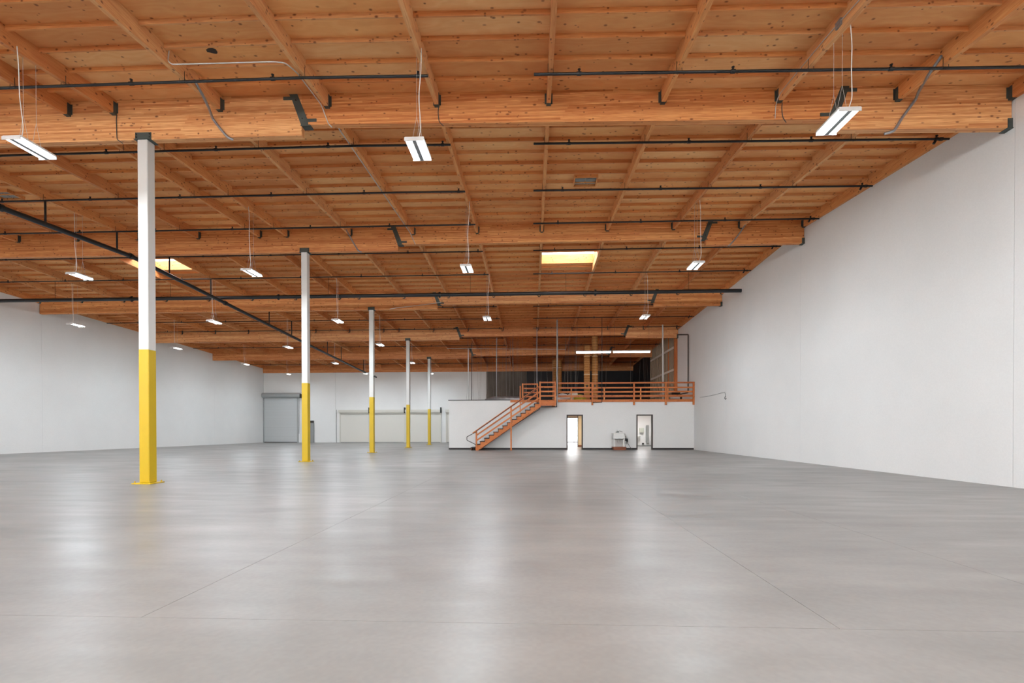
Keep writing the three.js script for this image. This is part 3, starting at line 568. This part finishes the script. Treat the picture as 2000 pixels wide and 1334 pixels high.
// restroom fittings
{
  let t = thing('towel_dispenser', 'beige paper towel dispenser on the restroom wall', 'dispenser', [8.2, 0.97, 38]);
  part(t, 'case', rbox(8.05, 8.38, 1.03, 1.38, 37.9, 38.05, 0.03), std({ color: '#b9bcae', roughness: 0.4 }));
  part(t, 'outlet', rbox(8.07, 8.36, 0.965, 1.03, 37.88, 38.03, 0.012), M.grey);
  t = thing('partition_panel', 'tall narrow grey panel on the restroom wall', 'panel', [8.65, 0.22, 38]);
  part(t, 'panel', rbox(8.57, 8.74, 0.22, 1.6, 37.92, 38.05, 0.012), M.grey);
  part(t, 'panel_edge', box(8.545, 8.57, 0.3, 1.5, 37.95, 38.05), M.chrome);
  t = thing('drain_fitting', 'dark round fitting low on the restroom wall', 'fitting', [8.34, 0.2, 38]);
  part(t, 'flange', [rod(V(8.34, 0.2, 37.99), V(8.34, 0.2, 38.05), 0.07, 16), rod(V(8.34, 0.2, 37.92), V(8.34, 0.2, 37.99), 0.04, 12)], M.base);
  t = thing('wash_basin', 'white wash basin at the left of the restroom', 'basin', [7.75, 0.55, 37.7]);
  const bs = new THREE.LatheGeometry([[0.02, 0], [0.12, 0.02], [0.22, 0.12], [0.27, 0.2], [0.25, 0.2], [0.19, 0.12], [0.05, 0.05]].map(p => new THREE.Vector2(...p)), 24); bs.translate(7.85, 0.6, -37.72);
  part(t, 'bowl', bs, M.plastic); part(t, 'trap', [rod(V(7.85, 0.6, 37.72), V(7.85, 0.45, 37.72), 0.025, 8), rod(V(7.85, 0.45, 37.72), V(7.9, 0.42, 38.02), 0.025, 8)], M.chrome); part(t, 'back_ledge', box(7.62, 8.08, 0.7, 0.84, 37.9, 38.05), M.plastic);
  t = thing('toilet', 'white toilet at the right of the restroom', 'toilet', [9.05, 0, 37.6]);
  const tb = new THREE.LatheGeometry([[0.12, 0], [0.1, 0.15], [0.17, 0.3], [0.2, 0.4], [0.16, 0.4], [0.1, 0.28]].map(p => new THREE.Vector2(...p)), 20); tb.translate(9.05, 0, -37.45);
  part(t, 'bowl', tb, M.plastic); part(t, 'tank', rbox(8.87, 9.25, 0.4, 0.78, 37.8, 38.03, 0.02), M.plastic); part(t, 'seat_lid', rbox(8.88, 9.22, 0.4, 0.44, 37.25, 37.78, 0.015), M.plastic);
}
// utility sink
{
  const d0 = 30.68, d1 = 31.2; let t = thing('utility_sink', 'white plastic utility sink against the office wall', 'sink', [5.3, 0.17, 30.95]);
  const tub = new THREE.Shape(); tub.moveTo(-0.36, 0.36); tub.lineTo(0.36, 0.36); tub.lineTo(0.31, 0); tub.lineTo(-0.31, 0); tub.closePath();
  part(t, 'tub_front', (() => { const g = new THREE.ExtrudeGeometry(tub, { depth: 0.02, bevelEnabled: false }); g.translate(5.29, 0.67, -d0 - 0.02); return g; })(), M.plastic);
  part(t, 'tub', [box(4.93, 4.97, 0.67, 1.03, d0, d1 - 0.02), box(5.61, 5.65, 0.67, 1.03, d0, d1 - 0.02), box(4.95, 5.63, 0.67, 0.7, d0, d1 - 0.02), box(4.95, 5.63, 0.67, 1.05, d1 - 0.05, d1 - 0.02)], M.plastic);
  part(t, 'rim', [rbox(4.9, 5.68, 1.01, 1.045, d0 - 0.03, d0 + 0.03, 0.01), rbox(4.9, 4.98, 1.01, 1.045, d0, d1, 0.01), rbox(5.6, 5.68, 1.01, 1.045, d0, d1, 0.01)], M.plastic);
  for (const [x, d] of [[5.0, d0 + 0.05], [5.58, d0 + 0.05], [5.0, d1 - 0.07], [5.58, d1 - 0.07]]) part(t, 'leg', rbox(x - 0.035, x + 0.035, 0.19, 0.68, d - 0.03, d + 0.03, 0.008), M.plastic);
  part(t, 'drain_pipe', [rod(V(5.29, 0.68, 30.95), V(5.29, 0.48, 30.95), 0.03, 10), rod(V(5.29, 0.5, 30.95), V(5.29, 0.5, 31.25), 0.025, 8)], M.plastic);
  part(t, 'faucet', [hose([V(5.24, 1.05, 31.12), V(5.24, 1.13, 31.1), V(5.36, 1.16, 31.0), V(5.52, 1.12, 30.9)], 0.014, 20, 8), rod(V(5.15, 1.1, 31.12), V(5.35, 1.1, 31.12), 0.025, 8), rod(V(5.24, 1.1, 31.12), V(5.24, 1.24, 31.12), 0.012, 6)], M.chrome);
  t = thing('wooden_platform', 'reddish wooden platform under the utility sink', 'platform', [5.3, 0, 30.9]);
  part(t, 'platform_top', metreUV(rbox(4.92, 5.72, 0.13, 0.185, 30.6, 31.24, 0.008), 'x', 0, 0, 4, 0.35), M.redwood);
  for (const d of [30.63, 31.16]) part(t, 'platform_side', box(4.95, 5.69, 0, 0.13, d, d + 0.04), M.redwood);
  t = thing('drain_hose', 'dark hose and pump hanging beside the utility sink', 'hose', [5.85, 0, 31.1]);
  part(t, 'hose', [hose([V(5.68, 0.98, 31.2), V(5.76, 0.8, 31.18), V(5.84, 0.6, 31.15), V(5.78, 0.35, 31.12), V(5.74, 0.2, 31.1)], 0.014, 30, 6), hose([V(5.84, 0.6, 31.15), V(5.9, 0.4, 31.12), V(6.02, 0.18, 31.08), V(6.14, 0.02, 31.0)], 0.014, 30, 6)], M.darkwire);
  part(t, 'pump', [rod(V(5.72, 0.62, 31.1), V(5.86, 0.6, 31.1), 0.055, 12), rbox(5.68, 5.78, 0.66, 0.72, 31.06, 31.16, 0.01), rod(V(5.86, 0.7, 31.12), V(5.88, 0.5, 31.12), 0.03, 8)], M.black);
}
// staircase in front of the office wall
{
  const f = 30.12, b = 31.2, rise = 0.19, run = 0.276, x0 = -3.75, y0 = 0.18;
  const t = thing('staircase', 'orange timber staircase with black treads rising to the mezzanine', 'staircase', [-1.6, 0, 30.65]);
  const sh = new THREE.Shape(); sh.moveTo(x0 + run, 0.0); sh.lineTo(x0 + run, y0 + rise - 0.06);
  for (let k = 1; k < 15; k++) { const x = x0 + run * k, y = y0 + rise * k - 0.045; sh.lineTo(x + 0.03, y); sh.lineTo(x + run + 0.03, y); }
  sh.lineTo(0.46, 2.84); sh.lineTo(0.46, 2.6); sh.lineTo(0.35, 2.55); sh.lineTo(-3.3, 0.0); sh.closePath();
  for (const d of [f, b - 0.05]) { const g = new THREE.ExtrudeGeometry(sh, { depth: 0.05, bevelEnabled: false }); g.translate(0, 0, -d - 0.05); part(t, 'stringer', metreUV(g, 'x', 0, d, 4, 0.35), M.rail[0]); }
  for (let k = 0; k < 15; k++) {
    const x = x0 + run * k, y = y0 + rise * k, dd = k === 0 ? f - 0.03 : f - 0.012;
    part(t, 'tread', box(x - 0.02, x + run + 0.03, y - 0.045, y, dd, b), M.tread);
    part(t, 'riser', box(x, x + 0.028, y - rise, y - 0.045, dd, b), k === 0 ? M.redwood : M.tread);
  }
  // posts and rails
  const P = (x, d, ya, yb, w = 0.045) => part(t, 'post', metreUV(rbox(x - w, x + w, ya, yb, d - w, d + w, 0.006), 'y', rr(0, 3), 0, 4, 0.35), M.rail[0]);
  const fr = f - 0.05;
  P(-3.41, fr, 0, 1.19); P(-1.3, fr, 0, 2.64); P(0.45, fr, 2.62, 4.15); P(1.36, fr, 2.7, 4.15); P(1.36, 31.2, 2.7, 4.15); P(-0.75, fr - 0.0, 2.3, 3.1, 0.03);
  part(t, 'handrail', bar(V(-3.62, 1.04, fr - 0.06), V(0.42, 3.85, fr - 0.06), 0.06, 0.085), M.rail[0]);
  part(t, 'rail', bar(V(-3.4, 0.92, fr), V(0.45, 3.55, fr), 0.04, 0.09), M.rail[1]);
  part(t, 'rail', bar(V(-3.4, 0.6, fr), V(0.45, 3.2, fr), 0.04, 0.09), M.rail[0]);
  part(t, 'handrail_return', [rod(V(-3.42, 1.12, fr - 0.08), V(-3.98, 0.82, fr - 0.08), 0.02, 8), rod(V(-3.98, 0.82, fr - 0.08), V(-3.98, 0.62, fr - 0.08), 0.02, 8), rod(V(-3.98, 0.62, fr - 0.08), V(-3.42, 0.34, fr - 0.08), 0.02, 8)], M.bronze);
  part(t, 'handrail_pipe', rod(V(-3.42, 1.16, fr - 0.1), V(0.4, 3.83, fr - 0.1), 0.018, 8), M.bronze);
  for (const y of [4.1, 3.83, 3.56, 3.29]) part(t, 'landing_rail', metreUV(box(0.45, 1.4, y - 0.05, y + 0.04, fr - 0.02, fr + 0.02), 'x', y, 0, 4, 0.35), M.rail[y > 4 ? 1 : 0]);
  for (const y of [4.1, 3.83, 3.56, 3.29]) part(t, 'landing_rail', metreUV(box(1.34, 1.38, y - 0.05, y + 0.04, fr, 31.25), 'z', y, 0, 4, 0.35), M.rail[1]);
  part(t, 'landing_fascia', metreUV(box(0.42, 1.41, 2.7, 2.98, f - 0.03, f + 0.01), 'x', 1, 0, 4, 0.35), M.rail[0]);
  part(t, 'landing_deck', metreUV(box(0.42, 1.41, 2.9, 3.0, f, MZ - 0.045), 'x', 0, 0, 4, 0.35), M.rail[1]);
  part(t, 'landing_bracket', box(1.2, 1.3, 2.7, 2.9, f, MZ - 0.05), M.rail[0]);
  const c = thing('stair_conduit', 'black conduit following the underside of the stair up to the deck', 'conduit', [0.4, 2.5, 30.6]);
  part(c, 'conduit_run', [rod(V(-1.9, 1.03, 30.45), V(0.42, 2.5, 30.45), 0.02, 6), rod(V(0.42, 2.5, 30.45), V(0.42, 2.64, 30.45), 0.02, 6), rod(V(0.42, 2.64, 30.45), V(1.5, 2.67, 30.9), 0.022, 6), rod(V(1.5, 2.67, 30.9), V(1.5, 2.95, 31.15), 0.022, 6)], M.black);
  part(c, 'fitting', rod(V(-1.95, 0.99, 30.45), V(-1.8, 1.09, 30.45), 0.04, 8), M.black);
}
// guard rails on the deck edge
{
  const d = MZ - 0.07; let t = thing('guard_rail', 'long orange timber guard rail along the mezzanine edge', 'railing', [5.7, 2.8, d]);
  for (const x of [3.72, 6.29, 8.24, 9.93]) part(t, 'post', metreUV(rbox(x - 0.05, x + 0.05, 2.78, 4.2, d - 0.07, d + 0.02, 0.006), 'y', x, 0, 4, 0.35), M.rail[0]);
  for (const [y, h, k] of [[4.16, 0.1, 1], [3.86, 0.09, 0], [3.6, 0.1, 0], [3.34, 0.13, 1], [3.1, 0.07, 0]]) part(t, 'rail', metreUV(box(1.52, 9.93, y - h / 2, y + h / 2, d + 0.02, d + 0.055), 'x', y * 3, 0, 4, 0.35), M.rail[k]);
  for (const x of [2.42, 4.47, 6.72, 8.38]) part(t, 'inner_post', metreUV(box(x - 0.035, x + 0.035, 3.1, 3.9, d + 0.06, d + 0.12), 'y', x, 0, 4, 0.35), M.lum[2]);
  t = thing('guard_rail', 'short orange guard rail left of the stair top', 'railing', [-0.2, 3, MZ + 0.05]);
  for (const x of [-0.78, -0.62, 0.3]) part(t, 'post', metreUV(rbox(x - 0.045, x + 0.045, x < -0.7 ? 3.0 : 2.9, x < -0.7 ? 4.05 : 4.16, x < -0.7 ? MZ + 0.5 : MZ + 0.0, x < -0.7 ? MZ + 0.58 : MZ + 0.09, 0.006), 'y', x, 0, 4, 0.35), M.rail[0]);
  for (const y of [4.12, 3.85, 3.6, 3.34]) part(t, 'rail', metreUV(box(-0.66, 0.34, y - 0.045, y + 0.045, MZ + 0.09, MZ + 0.13), 'x', y, 0, 4, 0.35), M.rail[1]);
}
// services on and above the mezzanine
{
  const pipe = (lab, pts, r, mat, nm = 'vertical_pipe') => { const t = thing(nm, lab, 'pipe', [pts[0].x, Math.min(...pts.map(p => p.y)), -pts[0].z]); for (let k = 0; k < pts.length - 1; k++) part(t, 'pipe_run', rod(pts[k], pts[k + 1], r, 8), mat); };
  pipe('dark grey pipe standing on the deck beside the stair landing', [V(1.53, 2.95, 31.12), V(1.53, 8.1, 31.12)], 0.045, M.galv);
  pipe('black thin pipe dropping in front of the rail at mid mezzanine', [V(4.3, 8.2, 31.08), V(4.3, 2.95, 31.08), V(3.74, 2.93, 31.12)], 0.02, M.black);
  pipe('white pipe standing near the right end of the mezzanine', [V(8.25, 7.9, 32), V(8.28, 3.05, 32)], 0.045, M.white);
  pipe('brown pipe looping down beside the right wall to the pump', [V(9.2, 7.3, 32.2), V(9.9, 7.3, 32.2), V(9.9, 3.6, 32.2), V(9.35, 3.5, 32.4)], 0.04, M.bronze);
  pipe('white conduit with a tee at the left end of the mezzanine', [V(-4.26, 3.1, 32.9), V(-4.26, 6.63, 32.9)], 0.026, M.wire);
  pipe('thin white horizontal conduit strung under the roof above the mezzanine', [V(-5.7, 6.68, 32.95), V(2.2, 6.55, 32.95)], 0.014, M.wire, 'ceiling_conduit');
  pipe('thin dark pipe beside the white tee conduit', [V(-4.06, 3.1, 33.0), V(-4.06, 7.0, 33.0)], 0.02, M.darkwire);
  pipe('pale conduit left of the dark back wall', [V(-2.4, 3.1, 33.2), V(-2.4, 7.4, 33.2)], 0.028, M.galv);
  pipe('slim conduit rising behind the stair head', [V(0.3, DK, 34), V(0.3, 8.2, 34)], 0.028, M.galv);
  // hanger wires left from an old ceiling
  for (let k = 0; k < 64; k++) {
    const x = k < 30 ? rr(-4.9, -0.8) : rr(-0.8, 9.3), d = k < 30 ? rr(35.3, 40) : rr(34.2, 40), y = R(x, d) + PLY, lo = k < 30 ? 3.05 + rr(0, 0.2) : rr(3.1, 4.6);
    const t = thing('hanger_wire', k < 30 ? 'thin loose ceiling wire hanging over the left end of the mezzanine' : 'thin loose ceiling wire hanging over the railed mezzanine', 'wire', [x, lo, d], k < 30 ? 'loose wires over the left mezzanine' : 'loose wires over the railed mezzanine');
    const a = rr(-0.25, 0.25); part(t, 'wire', hose([V(x, y, d), V(x + a * 0.2, y - 1.5, d), V(x + a * 0.5, lo + 1.2, d + a * 0.3), V(x + a, lo, d + a)], 0.005, 10, 4), M.oldwire);
  }
  // wrapped ducts
  const duct = (x, d, w, top, lab, round) => { const t = thing('kraft_duct', lab, 'duct', [x, DK, d]); const g = round ? new THREE.CylinderGeometry(w / 2, w / 2, top - DK, 20, 1) : new RoundedBoxGeometry(w, top - DK, w, 2, 0.03); g.translate(x, (top + DK) / 2, -d); part(t, 'wrap', g, M.kraft); for (const y of [3.9, 5.2, 6.5]) if (y < top) part(t, 'band', round ? rod(V(x, y, d), V(x, y + 0.04, d), w / 2 + 0.006, 20) : box(x - w / 2 - 0.006, x + w / 2 + 0.006, y, y + 0.04, d - w / 2 - 0.006, d + w / 2 + 0.006), M.cream); part(t, 'patch', box(x - 0.07, x + 0.04, 4.25, 4.45, d - w / 2 - 0.012, d - w / 2 + 0.02), M.base); };
  duct(3.9, 36, 0.4, 7.3, 'square kraft wrapped duct, left of the pair at mid mezzanine', false);
  duct(4.47, 36, 0.44, 8.05, 'round kraft wrapped duct, right of the pair at mid mezzanine', true);
  duct(1.84, 42.5, 0.3, 7.2, 'slim square kraft wrapped duct behind the stair landing', false);
  duct(2.32, 42.5, 0.34, 7.2, 'slim round kraft wrapped duct behind the stair landing', true);
  // strip lights
  [[2.85, 5.18, 'left strip light of the pair glowing above the mezzanine'], [5.26, 7.72, 'right strip light of the pair glowing above the mezzanine']].forEach(([a, b, lab]) => {
    const y = 6.34, d = 33, t = thing('strip_light', lab, 'light', [(a + b) / 2, y, d], 'strip lights');
    part(t, 'tube', rod(V(a + 0.04, y, d), V(b - 0.04, y, d), 0.055, 12), M.lens, 'glowing white tube');
    part(t, 'channel', box(a, b, y + 0.05, y + 0.11, d - 0.06, d + 0.06), M.housing);
    for (const x of [a + 0.1, b - 0.1]) part(t, 'hanger', rod(V(x, y + 0.1, d), V(x, R(x, d) + PLY, d), 0.006, 5), M.darkwire);
    const l = new THREE.RectAreaLight(0xffffff, 14, b - a - 0.1, 0.09); l.position.set(0, -0.055, 0); t.add(l); l.lookAt((a + b) / 2, 0, -d);
  });
  // unfinished stud wall at the right, beyond the fourth beam
  const s = thing('stud_wall', 'unfinished brown stud wall with taped seams above the right end of the mezzanine', 'wall', [XR - 0.1, DK, 38.5]);
  const ys = (y) => (x, d) => y, top = (x, d) => R(x, d) + 0.1;
  for (let k = 0; k < 12; k++) { const d0 = 35.0 + k * 0.61, d1 = d0 + 0.57; part(s, 'stud_panel', hexa(XR - 0.06, XR - 0.005, d0, d1, ys(DK), top), M.gyp); part(s, 'stud', metreUV(hexa(XR - 0.12, XR - 0.06, d1, d1 + 0.04, ys(DK), top), 'y', k, 0, 4, 0.35), k === 2 ? M.rail[0] : M.gyp); }
  for (const y of [3.95, 5.45, 7.0]) part(s, 'seam_tape', box(XR - 0.135, XR - 0.122, y - 0.08, y + 0.08, 35, 42.2), M.tape);
  part(s, 'end_post', metreUV(box(XR - 0.22, XR - 0.005, DK, 7.9, 34.83, 34.95), 'y', 0, 0, 4, 0.35), M.rail[1]);
  const dk = struct('wall_mezzanine_right'); part(dk, 'wall_panel', metreUV(box(XR - 0.02, XR + 0.15, 0, 9.2, 42.4, DF), 'z', 0, 0, 6, 6), M.film);
  part(dk, 'wall_panel', metreUV(box(XR, XR + 0.15, 0, 9.2, 34.9, 42.4), 'z', 0, 0, 6, 6), M.bare);
  // things left on the deck
  let t = thing('duct_section', 'grey flexible duct lying on the deck left of the railing', 'duct', [-1.8, DK, 33.5]);
  part(t, 'duct_tube', hose([V(-3.1, 3.12, 33.2), V(-2.6, 3.3, 33.4), V(-1.8, 3.33, 33.6), V(-0.9, 3.3, 33.6)], 0.2, 40, 14), M.galv);
  t = thing('board_stack', 'stack of grey boards lying on the deck beside the flexible duct', 'boards', [-1.4, DK, 34.3]);
  for (let k = 0; k < 4; k++) part(t, 'board', box(-2.4, -0.3 - k * 0.1, DK + k * 0.11, DK + k * 0.11 + 0.1, 34.1, 34.8), M.grey);
  const lump = (x, y, d, r, mat, nm, lab, cat) => { const q = thing(nm, lab, cat, [x, DK, d]); const g = new THREE.IcosahedronGeometry(r, 3), p = g.attributes.position; for (let k = 0; k < p.count; k++) { const v = new THREE.Vector3().fromBufferAttribute(p, k), f = 0.78 + 0.4 * vn(v.x * 6 + 20, v.y * 6 + 20, 64, 64, Math.round(x * 10)); p.setXYZ(k, v.x * f * 1.3, Math.max(-r * 0.6, v.y * f), v.z * f); } g.computeVertexNormals(); g.translate(x, DK + r * 0.6, -d); part(q, 'bundle', g, mat); part(q, 'tied_end', rod(V(x, DK + r * 1.2, d), V(x + 0.05, DK + r * 1.55, d), r * 0.14, 7), mat); };
  lump(1.98, 3.2, 33.2, 0.42, M.plastic, 'plastic_bag', 'crumpled white bag behind the rail beside the grey pipe', 'bag');
  lump(2.75, 3.2, 34.2, 0.5, M.tape, 'fabric_bundle', 'pale grey bundle behind the rail', 'bundle');
  lump(3.12, 3.2, 33.0, 0.36, std({ color: '#b9b23a', roughness: 0.8 }), 'fabric_bundle', 'yellow green bundle behind the rail', 'bundle');
  t = thing('pump_unit', 'black and white pump unit on the deck by the right wall', 'pump', [9.3, DK, 32.6]);
  part(t, 'tank', [rod(V(8.95, 3.3, 32.6), V(9.45, 3.3, 32.6), 0.2, 18)], M.white); part(t, 'motor', [rod(V(9.0, 3.55, 32.6), V(9.5, 3.58, 32.6), 0.12, 14), rbox(9.42, 9.62, 3.0, 3.5, 32.5, 32.75, 0.02)], M.black); part(t, 'feet', [box(8.98, 9.05, DK, 3.14, 32.45, 32.75), box(9.36, 9.43, DK, 3.14, 32.45, 32.75)], M.base);
  t = thing('wall_cable', 'thin grey cable on the right wall ending in a hook beside the mezzanine', 'cable', [9.97, 2.9, 27]);
  part(t, 'cable', hose([V(9.98, 3.17, 30.2), V(9.975, 3.14, 28.5), V(9.97, 3.18, 26.4), V(9.965, 3.1, 26.25), V(9.965, 2.98, 26.2)], 0.01, 30, 5), M.grey);
  part(t, 'hook', hose([V(9.965, 2.98, 26.22), V(9.96, 2.86, 26.3), V(9.96, 2.8, 26.2), V(9.96, 2.84, 26.1)], 0.014, 16, 6), M.black);
}
renderer.render(scene, camera);
